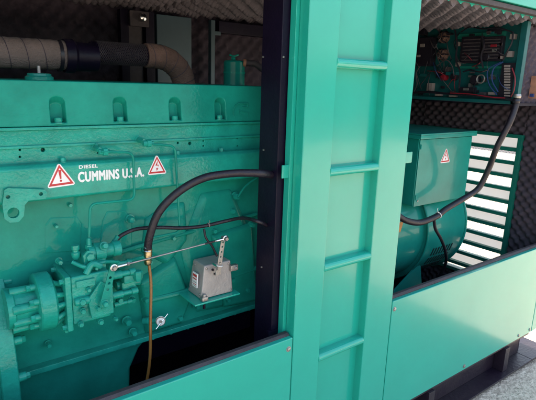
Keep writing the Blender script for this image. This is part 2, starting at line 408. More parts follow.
# ------------------------------------------------------------------ engine
EN = thing('diesel_engine', 'large teal painted diesel engine with white lettering filling the left bay', 'engine')
X0, X1 = -.45, 1.30
YF = .35
# rocker cover with scooped bolt pockets
zc1, zc0 = 1.633, 1.502
cut = MB(); pk = []
for px in (58.5, 121, 176, 221):
    c = at(px, 112, YF); pk.append(c.x)
    hw = .0235; zt, zb = 1.604, 1.511
    arc = [(math.cos(k*PI/8), math.sin(k*PI/8)) for k in range(9)]
    fr = [(c.x-hw, zb), (c.x+hw, zb)]+[(c.x+hw*a_, zt-hw*.8+hw*.8*b_) for a_, b_ in arc]
    bk_ = [(c.x-hw*.88, zb+.002), (c.x+hw*.88, zb+.002)]+[(c.x+hw*.75*a_, zt-.045+hw*.5*b_) for a_, b_ in arc]
    cut.hull([(x, YF-.01, z) for x, z in fr], [(x, YF+.032, z) for x, z in bk_])
mb = MB().prismX([(YF, zc0), (YF+.012, zc1), (.92, zc1), (.93, zc0)], X0, 1.24)
cov = mb.build('rocker_cover', M['engine'], EN, bevel=.005, cut=cut, bseg=3)
for x in pk:
    MB().lathe((x, YF+.010, 1.509), (0, 0, 1), [(0, .017), (.003, .017), (.0035, .011), (.016, .011), (.018, .009)], 12).build('cover_bolt', M['casting'], cov)
# raised arrow-like C emblem cast into the cover (thin lines)
ec = at(241, 112, YF); em = MB()
def lineXZ(mb, pts, wd, y0, y1):
    for a, b in zip(pts, pts[1:]):
        a = V(a); b = V(b); d = (b-a).normalized(); n_ = V((-d.y, d.x))*wd/2; a = a-d*wd*.3; b = b+d*wd*.3
        mb.prismY([tuple(a+n_), tuple(b+n_), tuple(b-n_), tuple(a-n_)], y0, y1)
cpts = [(ec.x+.033*math.cos(t), ec.z+.033*math.sin(t)) for t in [R(a) for a in range(70, 291, 22)]]
lineXZ(em, cpts, .004, YF+.001, YF+.012)
lineXZ(em, [(ec.x+.010, ec.z+.031), (ec.x+.034, ec.z+.031), (ec.x+.030, ec.z+.017), (ec.x+.008, ec.z+.017)], .0035, YF+.001, YF+.012)
lineXZ(em, [(ec.x-.008, ec.z+.006), (ec.x+.034, ec.z-.004), (ec.x+.034, ec.z-.030), (ec.x+.014, ec.z-.033)], .0035, YF+.001, YF+.012)
lineXZ(em, [(ec.x-.008, ec.z+.006), (ec.x-.006, ec.z-.008), (ec.x+.012, ec.z-.012)], .0035, YF+.001, YF+.012)
em.build('cast_emblem', M['engine'], cov, bevel=.0008)
MB().box(X0, 1.245, YF-.006, .93, zc0-.010, zc0-.0005).build('cover_gasket_flange', M['casting'], EN, bevel=.003)
# filler cap on top
fc = at(41, 78, .5)
q = MB().lathe((fc.x, .52, zc1-.001), (0, 0, 1), [(0, .042), (.010, .042), (.014, .036), (.020, .035), (.022, .03)], 28).build('filler_cap', M['casting'], EN)
MB().cyl((fc.x, .52, 1.653), (fc.x, .52, 1.676), .005).build('cap_stem', M['box'], q)
# head with bores
cut = MB()
for (px, py, r) in ((43, 150, .006), (20, 150, .003), (20, 157, .003), (190, 143.5, .006), (203.5, 141, .003), (203.5, 146, .003), (237.5, 138, .003), (237.5, 146, .003), (98, 146, .003), (98, 153, .003), (178, 143, .004), (147, 143, .004)):
    c = at(px, py, YF+.004); cut.cyl((c.x, YF-.01, c.z), (c.x, YF+.03, c.z), r, seg=14)
MB().box(X0, 1.235, YF+.004, .92, 1.30, zc0-.0105).build('cylinder_head', M['casting'], EN, bevel=.003, cut=cut)
MB().box(X0, 1.2355, YF-.002, YF+.010, 1.440, 1.449).build('head_rib', M['casting'], EN, bevel=.003)
# long manifold rail that carries the lettering
yr = .318
mr_ = MB().prismX([(yr+.006, 1.288), (yr, 1.298), (yr, 1.386), (yr+.010, 1.396), (YF+.01, 1.398), (YF+.01, 1.284)], X0, 1.205).build('manifold_rail', M['casting'], EN, bevel=.004, bseg=3)
for px, py in ((63, 158), (178, 149.5), (221.5, 147)):
    c = at(px, py, yr+.02); MB().hexb((c.x, yr+.022, 1.395), (0, 0, 1), .0085, .012).build('rail_bolt', M['casting'], mr_)
# lettering
a = at(78, 181, yr); b = at(143, 171, yr)
zt_ = at(78, 172, yr).z
boldtext('CUMMINS U.S.A.', a.x, b.x, 1.3345, 1.3645, yr, EN, .0032)
a = at(79, 170, yr); b = at(97.5, 168, yr)
boldtext('DIESEL', a.x, b.x, 1.3755, 1.3855, yr, EN, .001)
c = at(60.5, 178, yr); warn(c.x, c.z+.002, yr, .086, .074, mr_, '!', R(3))
c = at(157, 167, yr); warn(c.x, c.z+.001, yr, .072, .068, mr_, 'z')
# lifting plate
br = [(5, 187), (9, 191), (11, 190), (45, 189.5), (47, 192), (46.5, 198), (27, 200.5), (24, 207), (23, 217), (17, 223), (9, 223), (4, 215), (2, 196)]
def cx(px, py, Y): p = at(px, py, Y); return (p.x, p.z)
yb = .306
cut = MB()
for px, py, r in ((13.5, 213, .0155), (8, 197, .0055), (41, 194, .0055)):
    c = at(px, py, yb); cut.cyl((c.x, yb-.01, c.z), (c.x, yb+.05, c.z), r, seg=24)
brk = [(4.5, 190), (8, 188), (45, 189.5), (47.5, 193), (46, 199), (29, 200.5), (25, 205), (24, 216), (19, 222), (10, 223), (4.5, 219), (2.5, 205)]
MB().prismY([cx(px, py, yb) for px, py in brk], yb, yr+.004).build('lifting_plate', M['casting'], EN, bevel=.003, cut=cut, bseg=2)
c = at(13.5, 213, yb); 
# block with casting relief
yk = .372
zr = .722   # lower flange
MB().box(X0, 1.235, yk, .90, zr, 1.3).build('engine_block', M['engine'], EN, bevel=.004)
def blob(poly, y0, y1, inset, name='block_casting', m_='engine', bevel=.006):
    pts = [cx(px, py, y0) for px, py in poly]
    c = V((sum(p[0] for p in pts)/len(pts), sum(p[1] for p in pts)/len(pts)))
    big = [tuple(V(p)+(V(p)-c).normalized()*inset) for p in pts]
    return MB().hull([(x, y0, z) for x, z in pts], [(x, y1, z) for x, z in big]).build(name, M[m_], EN, bevel=bevel, bseg=3)
blob([(47, 226), (52, 219), (76, 218), (80, 224), (80, 250), (46, 252)], .3695, .3725, .010)
blob([(104, 222), (108, 213), (125, 212), (131, 222), (131, 250), (100, 250)], .3685, .3725, .010)
blob([(205, 200), (232, 196), (250, 240), (246, 300), (200, 308), (188, 250)], .352, .374, .03, bevel=.01)
blob([(214, 238), (252, 226), (257, 300), (226, 306)], .335, .354, .015, bevel=.008)
blob([(142, 284), (176, 262), (190, 300), (182, 322), (150, 332)], .348, .374, .02, bevel=.008)
blob([(150, 222), (166, 210), (184, 206), (186, 240), (168, 262), (146, 250)], .356, .374, .02, bevel=.008)
#blob([(-6, 232), (40, 229), (52, 262), (-6, 275)], .352, .374, .025, bevel=.01)
# sloping rib lines and lower flange
MB().tube([at(150, 300, .352), at(190, 290, .345), at(256, 268, .345)], .011, 10, 4).build('block_rib', M['engine'], EN)
MB().tube([at(90, 262, .360), at(140, 246, .36), at(190, 232, .36), at(257, 214, .36)], .008, 10, 4).build('block_rib', M['engine'], EN)
MB().box(X0, 1.235, .340, .90, zr-.004, zr+.016).build('block_flange', M['casting'], EN, bevel=.004)
for i in range(16):
    x = .10+i*.072
    MB().hexb((x, .352, zr-.0045), (0, 0, -1), .006, .005, False).build('flange_bolt', M['casting'], EN)
# bolts over the block
for px, py, Y, r in ((131, 219.5, .355, .012), (236.5, 196.5, .352, .013), (232, 211, .350, .011), (214, 231, .350, .010), (252, 225, .335, .010), (173, 238, .352, .008), (232, 280, .334, .010),
                     (180, 318, .345, .010), (197, 306, .35, .010), (228, 300, .335, .009), (247, 290, .336, .010), (56, 226, .36, .006)):
    c = at(px, py, Y); MB().hexb((c.x, Y+.012, c.z), (0, -1, 0), r, .022).build('block_bolt', M['casting'], EN)
# oil pan
pan = MB(); xp = .595
pf = [(X0, zr-.005), (xp+.09, zr-.005), (xp+.04, .67), (xp+.005, .60), (xp, .50), (xp-.02, .36), (X0, .36)]
pan.hull([(x, .385, z) for x, z in pf], [(x, .86, z) for x, z in pf]).build('oil_pan', M['engine'], EN, bevel=.015, bseg=4)
MB().box(xp-.1, 1.24, .52, .86,   .52, zr-.005).build('oil_pan_shallow_end', M['steeldk'], EN, bevel=.01)
# front gear case at the far left with its bolts
gx = at(12.5, 310, .27).x-.014
gcy, gcz, gr_ = .775, .73, .515
gc = MB().lathe((X0, gcy, gcz), (1, 0, 0), [(0, gr_-.02), (gx-X0-.012, gr_-.02), (gx-X0, gr_-.035), (gx-X0+.001, .1)], 80).build('gear_case', M['casting'], EN)
MB().lathe((gx-.035, gcy, gcz), (1, 0, 0), [(0, gr_-.004), (.003, gr_), (.046, gr_), (.049, gr_-.004), (.05, .1)], 80).build('gear_case_flange', M['casting'], EN)
for a_ in (118, 131, 142, 152, 163, 176, 191, 205):
    y_, z_ = gcy+(gr_-.018)*math.cos(R(a_)), gcz+(gr_-.018)*math.sin(R(a_))
    q = MB(); q.cyl((gx+.012, y_, z_), (gx+.034, y_, z_), .0145, .0135); q.hexb((gx+.034, y_, z_), (1, 0, 0), .0105, .012, False)
    q.build('case_bolt', M['casting'], gc)
# ------------- fuel pump train (axis along X)
ay, az = .305, .980
FPm = thing('fuel_pump', 'x', 'x'); bpy.data.objects.remove(FPm)
def X_(px, py, Y): return at(px, py, Y).x
xr0, xr1 = X_(38, 300, .24), X_(57, 300, .24)
q = MB().lathe((gx, ay, az), (1, 0, 0), [(0, .062), (.018, .060), (.022, .054), (xr0-gx+.002, .052)], 28).build('pump_drive_neck', M['casting'], EN)
for dy, dz, r in ((-.05, .012, .016), (-.045, -.030, .015), (-.015, .055, .013), (-.02, -.06, .013)):
    MB().cyl((gx+.012, ay+dy*.95, az+dz), (xr0+.002, ay+dy*.95, az+dz), r, r*.85).build('neck_rib', M['casting'], q)
rgq = MB().lathe((xr0, ay, az), (1, 0, 0), [(0, .072), (.004, .086), (.008, .089), (xr1-xr0-.006, .089), (xr1-xr0, .082), (xr1-xr0+.006, .06)], 40).build('pump_flange_ring', M['casting'], EN)
for a_ in (-150, -105, -60, -195, -15, 120):
    dy, dz = math.cos(R(a_+180-90)), math.sin(R(a_+180-90))
for a_ in (155, 195, 235, 275, 115):
    y_ = ay+.068*math.cos(R(a_)); z_ = az+.068*math.sin(R(a_))
    qq = MB(); qq.cyl((xr0+.002, y_, z_), (xr0-.012, y_, z_), .010); qq.hexb((xr0-.012, y_, z_), (-1, 0, 0), .0095, .011, False); qq.build('ring_bolt', M['casting'], rgq)
xb0, xb1 = X_(70, 300, .225), X_(111, 300, .225)
q = MB().lathe((xr1-.002, ay, az), (1, 0, 0), [(0, .062), (xb0-xr1+.004, .048)], 28).build('pump_neck', M['casting'], EN)
for a_ in (150, 175, 205, 235, 120):
    c0 = V((xr1-.004, ay+.078*math.cos(R(a_)), az+.078*math.sin(R(a_)))); c1 = V((xb0+.004, ay+.060*math.cos(R(a_)), az+.055*math.sin(R(a_))))
    MB().cyl(c0, c1, .0085, .007).build('neck_rib', M['casting'], q)
# flange plate in front of pump block
zt, zb = 1.068, .912
MB().box(xb0-.012, xb0+.006, .222, .36, zb-.015, zt+.006).build('pump_end_plate', M['casting'], EN, bevel=.005)
blk = MB().box(xb0+.006, xb1, .228, .372, zb, zt).build('pump_body', M['casting'], EN, bevel=.006, bseg=3)
for y_, z_ in ((.24, zb-.004), (.24, zt-.012), (.33, zt-.004)):
    MB().hexb((xb0-.012, y_, z_), (-1, 0, 0), .008, .010).build('pump_bolt', M['casting'], blk)
MB().box(xb0+.02, xb0+.075, .221, .229, zt-.036, zt-.014).build('pump_nameplate', M['casting'], blk, bevel=.001)
for k, (px, py, r, L_) in enumerate(((81, 300, .012, .03), (82, 310, .010, .02), (88, 289, .008, .012), (80, 323, .009, .02), (100, 321, .009, .016), (115, 318, .007, .014), (110, 285, .007, .010))):
    c = at(px, py, .228); qq = MB(); qq.cyl((c.x, .235, c.z), (c.x, .228-L_*.5, c.z), r); qq.hexb((c.x, .228-L_*.5, c.z), (0, -1, 0), r*.85, .009, False); qq.build('pump_bolt', M['casting'], blk)
# horizontal barrel in front
c = at(78, 303, .215); MB().lathe((xb0+.012, .222, c.z), (1, 0, 0), [(0, .010), (.004, .0125), (.04, .0125), (.046, .009)], 18).build('pump_plug', M['casting'], blk)
# throttle plate
pl = [(88, 300), (101, 281), (113, 288), (114, 313), (92, 319)]
tp = MB().prismY([cx(px, py, .213) for px, py in pl], .213, .222).build('throttle_plate', M['casting'], EN, bevel=.003)
pc = at(105, 303, .205)
MB().lathe((pc.x, .213, pc.z), (0, -1, 0), [(0, .019), (.006, .019), (.007, .012), (.016, .012), (.017, .007), (.028, .0065)], 22).build('throttle_hub', M['casting'], tp)
c = at(99, 309, .205); MB().hexb((c.x, .213, c.z), (0, -1, 0), .008, .01).build('pump_bolt', M['casting'], tp)
# lever with holes
lt = at(112.5, 266.5, .193); lb = at(104.5, 303, .193)
d = (lt-lb).normalized(); nn = V((d.z, 0, -d.x))
lo = [lb-d*.014-nn*.012, lb-d*.014+nn*.012, lb+nn*.014, lt+nn*.009, lt+d*.009+nn*.006, lt+d*.009-nn*.006, lt-nn*.009, lb-nn*.014]
cut = MB()
for k in (.38, .55, .70): c = lb.lerp(lt, k); cut.cyl((c.x, .17, c.z), (c.x, .21, c.z), .0042, seg=12)
MB().prismY([(p.x, p.z) for p in lo], .190, .195).build('throttle_lever', M['engine'], tp, bevel=.001, cut=cut)
MB().hexb((lb.x, .190, lb.z), (0, -1, 0), .009, .011).build('lever_nut', M['casting'], tp)
# upper solenoid block and fittings
u0 = at(98, 252, .27)
qs = MB().lathe((u0.x-.030, .275, u0.z), (1, 0, 0), [(0, .022), (.018, .022), (.019, .028), (.05, .028), (.052, .020), (.075, .020), (.078, .024), (.1, .024), (.104, .017)], 24).build('fuel_solenoid', M['casting'], EN)
MB().box(u0.x-.05, u0.x+.02, .255, .31, zt-.004, u0.z+.002).build('solenoid_foot', M['casting'], qs, bevel=.006)
MB().lathe((at(89, 256, .26).x, .262, at(89, 256, .26).z), (0, -1, 0), [(0, .020), (.008, .020), (.009, .013), (.02, .012)], 6).build('banjo_fitting', M['casting'], qs)
MB().lathe(at(76, 259, .28), (0, 0, 1), [(0, .008), (.01, .013), (.022, .013), (.024, .009), (.03, .009), (.032, .012), (.045, .012)], 14).build('banjo_fitting', M['casting'], qs)
MB().hexb(at(104, 246, .25), (0, -1, .3), .010, .016).build('banjo_fitting', M['casting'], qs)
MB().lathe(at(89, 243, .28)+V((0, 0, -.018)), (0, 0, 1), [(0, .012), (.012, .012), (.013, .008), (.03, .007), (.034, .005)], 6).build('pipe_nut', M['casting'], qs)
MB().tube([at(72, 262, .26), at(86, 267, .24), at(104, 262, .25), at(118, 262, .28)], .006, 8, 5).build('pump_pipe', M['casting'], qs)
MB().tube([at(86, 274, .232), at(92, 264, .235), at(101, 266, .235)], .010, 10, 4).build('pump_elbow', M['casting'], qs)
# stubs right of the pump
for (px, py, Y, L_, r) in ((112, 276, .25, .075, .013), (112, 296, .26, .085, .012), (114, 305, .28, .06, .009), (116, 286, .30, .08, .015), (113, 265, .30, .06, .012)):
    c = at(px, py, Y); MB().lathe(c, (1, 0, .0), [(0, r), (L_*.4, r), (L_*.42, r*.7), (L_*.75, r*.7), (L_*.76, r*.95), (L_, r*.95)], 12).build('pump_stub', M['casting'], EN)
for (px, py, Y, r_) in ((60, 262, .30, .008), (66, 330, .26, .008), (96, 268, .24, .006), (120, 300, .28, .010), (133, 300, .33, .009), (128, 322, .345, .013), (134, 333, .345, .011), (146, 300, .345, .009), (49, 345, .352, .008), (150, 262, .352, .009), (70, 205, .366, .007), (196, 262, .345, .009)):
    c = at(px, py, Y); MB().hexb((c.x, Y+.014, c.z), (0, -1, 0), r_, .022).build('block_bolt', M['casting'], EN)
MB().tube([at(118, 268, .30), at(128, 262, .31), at(140, 258, .33), at(152, 256, .36)], .007, 8, 6).build('return_pipe', M['casting'], EN)
c = at(129, 279, .25); MB().box(c.x-.018, c.x+.022, .245, .30, c.z-.014, c.z+.014).build('fuel_fitting_block', M['casting'], EN, bevel=.005)
c = at(138, 274, .24); MB().lathe(c+V((0, 0, -.022)), (0, 0, 1), [(0, .012), (.012, .016), (.03, .016), (.034, .012)], 6).build('fuel_fitting_block', M['casting'], EN)
c = at(128, 290, .27); MB().box(c.x-.02, c.x+.03, .27, .36, c.z-.02, c.z+.03).build('fuel_fitting_block', M['casting'], EN, bevel=.008)
# steel fuel lines
def fl(pts, r=.0042): return MB().tube(pts, r, 8, 6).build('fuel_line', M['engine'], EN)
Yf = .30
def fp(L_, Y=Yf): return [at(a, b, Y) for a, b in L_]
def rline(L_, Y, r=.0042, k=.22):
    # polyline with rounded corners
    P = [at(a, b, Y) for a, b in L_]; out = [P[0]]
    for i in range(1, len(P)-1):
        a, b, c = P[i-1], P[i], P[i+1]; e = min(.022, (b-a).length*.45, (c-b).length*.45)
        p = b+(a-b).normalized()*e; q_ = b+(c-b).normalized()*e
        for t in (0, .25, .5, .75, 1): out.append(p*(1-t)**2+b*2*t*(1-t)+q_*t*t)
    out.append(P[-1]); return MB().tube(out, r, 8, 0).build('fuel_line', M['engine'], EN)
rline([(101, 151.5), (133, 152.5), (134.5, 199.5), (90, 204), (89, 245)], .296)
rline([(147, 143.5), (175, 146), (180, 232), (150, 238)], .30)
rline([(256.5, 178), (245, 186), (238, 197)], .33)
for px, py, Y in ((103, 152, .30), (147, 143.5, .30)):
    c = at(px, py, Y); MB().lathe(c+V((-.012, .004, 0)), (1, 0, 0), [(0, .009), (.012, .009), (.013, .0125), (.026, .0125), (.028, .007), (.036, .006)], 8).build('line_union', M['casting'], EN)
    MB().hexb((c.x-.006, YF+.004, c.z+.006), (0, -1, 0), .010, .045).build('line_union', M['casting'], EN)
c = at(98, 145.5, .33); MB().hexb((c.x, .353, c.z), (0, -1, 0), .006, .01).build('head_bolt', M['casting'], EN)
# drain cock with pale disc
dc = at(160.5, 320.5, .285); db = at(144, 321, .34)
q = MB().lathe(db, dc-db, [(0, .013), ((dc-db).length*.3, .013), ((dc-db).length*.32, .009), ((dc-db).length, .008)], 14).build('drain_cock', M['casting'], EN)
dd = V((-.35, -.93, .08))
MB().lathe(dc, dd, [(0, .0165), (.004, .0175), (.008, .016), (.010, .010)], 24).build('drain_disc', M['white'], q)
MB().torus(dc+dd.normalized()*.009, dd, .0155, .0016, 24, 6).build('disc_rim', M['chrome'], q)
MB().lathe(dc+dd.normalized()*.009, dd, [(0, .006), (.004, .005)], 12).build('disc_hub', M['zinc'], q)
MB().cyl(dc+V((-.022, -.010, -.022)), dc+V((.024, -.010, .024)), .0024, seg=8).build('drain_tommy_bar', M['chrome'], q)

# ------------------------------------------------------------------ exhaust
EX = thing('exhaust_pipe', 'cloth wrapped exhaust pipe running above the engine and turning down at its right end', 'exhaust pipe')
Ye = .70
p0 = V((-.5, Ye, 1.708)); 
def wrapf(n_, r): 
    return lambda t: r*(1+.035*((t*n_) % 1))
zc = at(30, 54, Ye).z
MB().tube([(-.6, Ye, zc), (.0, Ye, zc), (.25, Ye, zc), (.52, Ye, zc+.002)], .052, 28, 30, rf=wrapf(22, .050)).build('pipe_lagging', M['wrap'], EX)
MB().lathe((.493, Ye, zc), (1, 0, 0), [(0, .0535), (.012, .0535)], 28).build('clamp_band', M['blk'], EX)
MB().lathe((.515, Ye, zc), (1, 0, 0), [(0, .058), (.03, .060), (.04, .052), (.115, .050), (.12, .03)], 28).build('dark_coupling', M['steeldk'], EX)
fx0, fx1 = at(93, 55, Ye).x-.01, at(146, 54, Ye).x
z2 = at(120, 54, Ye).z
mbf = MB(); prof = [(0, .034)]
n_ = 34
for i in range(n_): 
    L_ = (fx1-fx0)*i/n_; prof += [(L_, .036), (L_+(fx1-fx0)/n_*.5, .0405)]
mbf.lathe((fx0, Ye, z2), (1, 0, 0), prof, 28).build('flexible_bellows', M['steeldk'], EX, ang=60)
br_ = MB()
for s_ in (1, -1):
    for k in range(22):
        ph = 2*PI*k/22; P_ = []
        for i in range(25):
            t = i/24; a_ = ph+s_*t*2.2*PI; P_.append((fx0+.02+(fx1-fx0-.03)*t, Ye+.0415*math.cos(a_), z2+.0415*math.sin(a_)))
        br_.tube(P_, .0009, 4, 0)
br_.build('wire_braid', M['seal'], EX)
e0 = V((fx1-.005, Ye, z2)); 
MB().tube([e0, e0+V((.04, 0, .0)), e0+V((.10, 0, -.012)), e0+V((.155, 0, -.06)), e0+V((.175, 0, -.14)), e0+V((.175, 0, -.22))], .048, 28, 10, rf=wrapf(9, .046)).build('elbow_lagging', M['wrapr'], EX)

def spiral(path, r, turns, name='wrap_seam'):
    P = [V(p) for p in path]; n_ = int(turns*20); out = []
    L_ = [0]
    for a_, b_ in zip(P, P[1:]): L_.append(L_[-1]+(b_-a_).length)
    for i in range(n_+1):
        d_ = L_[-1]*i/n_; k = max(j for j in range(len(L_)-1) if L_[j] <= d_+1e-9); t = (d_-L_[k])/(L_[k+1]-L_[k])
        p = P[k].lerp(P[k+1], t); ta = (P[k+1]-P[k]).normalized(); u = V((0, 1, 0)); w_ = ta.cross(u).normalized(); ph = 2*PI*i/20
        out.append(p+(u*math.cos(ph)+w_*math.sin(ph))*r)
    return MB().tube(out, .0012, 5, 0).build(name, M['foam'], EX)
spiral([(-.6, Ye, zc), (.47, Ye, zc+.001)], .0518, 19)
def crv(P_, n_=14):
    P_ = [V(p) for p in P_]; E2 = [P_[0]*2-P_[1]]+P_+[P_[-1]*2-P_[-2]]; Q = []
    for i in range(1, len(E2)-2):
        a, b, c, d = E2[i-1:i+3]
        for k in range(n_):
            t = k/n_; Q.append(.5*((2*b)+(c-a)*t+(2*a-5*b+4*c-d)*t*t+(-a+3*b-3*c+d)*t**3))
    return Q
spiral(crv([e0, e0+V((.04, 0, .0)), e0+V((.10, 0, -.012)), e0+V((.155, 0, -.06)), e0+V((.175, 0, -.14)), e0+V((.175, 0, -.22))]), .0478, 7)
# ------------------------------------------------------------------ canister
cn = at(234, 82, .66); CN = thing('filter_canister', 'small teal canister with a cap standing behind the rocker cover', 'canister')
MB().lathe((cn.x, .66, 1.60), (0, 0, 1), [(0, .046), (.128, .046), (.134, .042), (.138, .02)], 28).build('canister_body', M['alt'], CN)
MB().lathe((cn.x, .66, 1.68), (0, 0, 1), [(0, .048), (.008, .048)], 28).build('clamp_band', M['casting'], CN)
MB().lathe((cn.x-.005, .66, 1.736), (0, 0, 1), [(0, .01), (.012, .01), (.013, .006), (.02, .006)], 6).build('canister_nut', M['casting'], CN)
MB().tube([(cn.x-.025, .66, 1.758), (cn.x-.005, .66, 1.753), (cn.x+.02, .66, 1.760)], .004, 6, 3).build('wing_nut', M['casting'], CN)
bh = MB().tube([(cn.x+.03, .62, 1.727), (cn.x+.075, .60, 1.722), (cn.x+.105, .56, 1.68), (cn.x+.10, .50, 1.60), (cn.x+.08, .44, 1.50), (cn.x+.07, .42, 1.40)], .014, 12, 8).build('breather_hose', M['seal'])
tag(bh, 'grey breather hose curving down from the teal canister behind the rocker cover', 'hose')
MB().lathe((cn.x+.022, .625, 1.727), (1, -.5, -.1), [(0, .016), (.012, .016)], 16).build('hose_clip', M['copper'], bh)

# ------------------------------------------------------------------ hoses in the left bay
hp = [at(147.5, 250, .262), at(150, 235, .25), at(159, 212, .235), at(179, 191.5, .215), at(204, 178, .19), at(231, 173.5, .155), at(250, 173, .12), at(262, 173.5, .10), at(272, 175, .112), at(284, 180, .13)]
h1 = MB().tube(hp, .0132, 16, 8).build('thick_hose', M['rubber'])
tag(h1, 'thick black rubber hose arching from the brass fitting up to the black post', 'hose')
for k, (z_, r, L_) in enumerate(((0, .0135, .02),)):
    p = hp[0]; q = MB().lathe(p+V((0, 0, -.052)), V((.04, 0, 1)), [(0, .009), (.006, .012), (.018, .012), (.02, .009), (.026, .0095), (.028, .0135), (.055, .0145), (.058, .012)], 12).build('brass_ferrule', M['brass'], h1)
MB().torus(hp[0]+V((0, 0, .01)), (.1, 0, 1), .0125, .0022).build('hose_clip', M['chrome'], h1)
MB().torus(hp[0]+V((0, 0, -.002)), (.1, 0, 1), .0135, .0016).build('hose_clip', M['chrome'], h1)
h2 = MB().tube([at(116, 241, .30), at(122, 235, .30), at(137, 229, .30), at(160, 227.5, .30), at(182, 228, .29), at(204, 226, .28), at(226, 221, .26), at(243, 218, .2), at(258, 221.5, .12), at(268, 226, .13)], .0065, 12, 8).build('thin_hose', M['rubber'])
tag(h2, 'thin black hose running from the fuel pump behind the thick hose to the black post', 'hose')
MB().lathe(at(113, 244, .30), (.5, 0, .7), [(0, .009), (.012, .009), (.013, .007), (.03, .0078)], 10).build('hose_end_nut', M['engine'], h2)
zt1 = at(208.5, 225, .278); MB().torus(zt1, (1, 0, .2), .0075, .0016, 16, 6).build('cable_tie', M['cream'], h2)
MB().tube([zt1+V((0, -.004, .006)), zt1+V((.001, -.008, .014)), zt1+V((-.003, -.010, .020))], .001, 5, 3).build('cable_tie_tail', M['cream'], h2)
h3 = MB().tube([at(149, 264, .262), at(151, 285, .255), at(150.5, 320, .24), at(150, 357, .22), at(147, 380, .21), at(143, 400, .21)], .0052, 12, 6).build('fuel_hose', M['fuelhose'])
tag(h3, 'slim amber brown fuel hose hanging down from the brass fitting below the engine', 'hose')
w1 = MB().tube([at(204, 229, .278), at(206, 238, .27), at(212, 246, .265), at(217, 256, .26)], .0042, 8, 6).build('actuator_cable', M['rubber'])
tag(w1, 'short thin black cable dropping from the cable tie onto the grey metal actuator box', 'cable')

# ------------------------------------------------------------------ actuator
AC = thing('governor_actuator', 'grey cast metal actuator box with a drilled lever on a teal shelf plate', 'actuator')
fy = .235
tl, tr, bl, brr = at(204, 266.5, fy+.008), at(232, 261, fy+.008), at(201.5, 300, fy), at(233, 289, fy)
xl = tl.x; xr_ = tr.x; zb_ = bl.z; zt_ = tl.z; dep = .10
xl0 = bl.x-.002
body = MB().hull([(xl0, fy, zb_), (brr.x, fy, zb_), (brr.x, fy+dep, zb_), (xl0, fy+dep, zb_)],
                 [(xl+.004, fy+.012, zt_), (xr_-.003, fy+.012, zt_), (xr_-.003, fy+dep-.005, zt_), (xl+.004, fy+dep-.005, zt_)]).build('actuator_body', M['box'], AC, bevel=.005, bseg=3)
for (x, y_, z) in ((xl0+.012, fy+.0005, zb_+.012), (xl+.012, fy+.011, zt_-.012), (xr_-.014, fy+.011, zt_-.012), (brr.x-.010, fy+.0005, zb_+.012)):
    MB().lathe((x, y_+.001, z), (0, -1, 0), [(0, .0048), (.003, .0042), (.0035, .002)], 12).build('cover_screw', M['zinc'], body)
for (y_, z) in ((fy+.015, zb_+.015), (fy+dep-.015, zb_+.02), (fy+dep-.02, zt_-.015)):
    MB().lathe((xl0+(z-zb_)/(zt_-zb_)*(xl+.004-xl0)+.001, y_, z), (-1, 0, 0), [(0, .0048), (.003, .0042), (.0035, .002)], 12).build('cover_screw', M['zinc'], body)
# cut-outs (terminal holes) beside the arm
for px, py in ((213, 270), (215, 274)):
    c = at(px, py, fy+.006); MB().cyl((c.x, fy+.012, c.z), (c.x, fy+.004, c.z), .0045, seg=10).build('terminal_bush', M['blk'], body)
# sticker on left face
s1 = MB().hull([(xl0-.0012, fy+.030, zb_+.035), (xl0-.0012, fy+.065, zb_+.035), (xl0+.0022, fy+.065, zb_+.088), (xl0+.0022, fy+.030, zb_+.088)],
               [(xl0+.003, fy+.030, zb_+.035), (xl0+.003, fy+.065, zb_+.035), (xl0+.006, fy+.065, zb_+.088), (xl0+.006, fy+.030, zb_+.088)]).build('caution_sticker', M['white'], body)
for k, (za, zb2, mm) in enumerate(((.074, .083, 'red'), (.064, .068, 'red'), (.053, .055, 'box'), (.045, .047, 'red'), (.039, .041, 'box'))):
    sl = .0034/.053
    MB().hull([(xl0-.0018+sl*(za-.035), fy+.034, zb_+za), (xl0-.0018+sl*(za-.035), fy+.061, zb_+za), (xl0-.0018+sl*(zb2-.035), fy+.061, zb_+zb2), (xl0-.0018+sl*(zb2-.035), fy+.034, zb_+zb2)],
              [(xl0-.0008+sl*(za-.035), fy+.034, zb_+za), (xl0-.0008+sl*(za-.035), fy+.061, zb_+za), (xl0-.0008+sl*(zb2-.035), fy+.061, zb_+zb2), (xl0-.0008+sl*(zb2-.035), fy+.034, zb_+zb2)]).build('sticker_print', M[mm], s1)
# plate
pz = zb_-.001
pa = at(204, 306, fy-.02); 
MB().box(xl0-.036, brr.x+.018, fy-.022, fy+dep+.06, pz-.007, pz-.0005).build('shelf_plate', M['panel'], AC, bevel=.0015)
MB().prismX([(fy+.02, pz-.007), (fy+.15, pz-.007), (fy+.15, pz-.09)], xl+.04, xl+.05).build('shelf_gusset', M['engine'], AC)
# lugs
q = MB(); q.box(xl0-.006, xl0+.020, fy-.020, fy+.0, zb_, zb_+.016); lug = q.build('mounting_lug', M['zinc'], AC, bevel=.004)
MB().hexb((xl0+.007, fy-.010, zb_+.016), (0, 0, 1), .008, .008).build('lug_bolt', M['zinc'], lug)
MB().cyl((xl0+.007, fy-.010, zb_-.03), (xl0+.007, fy-.010, zb_-.008), .005, seg=10).build('lug_stud', M['steeldk'], lug)
c = at(235, 265, fy+.02)
q = MB(); q.box(xr_-.012, xr_+.020, fy-.006, fy+.012, c.z-.012, c.z+.012); lug = q.build('mounting_lug', M['zinc'], AC, bevel=.004)
MB().hexb((xr_+.008, fy-.006, c.z), (0, -1, 0), .007, .006).build('lug_bolt', M['zinc'], lug)
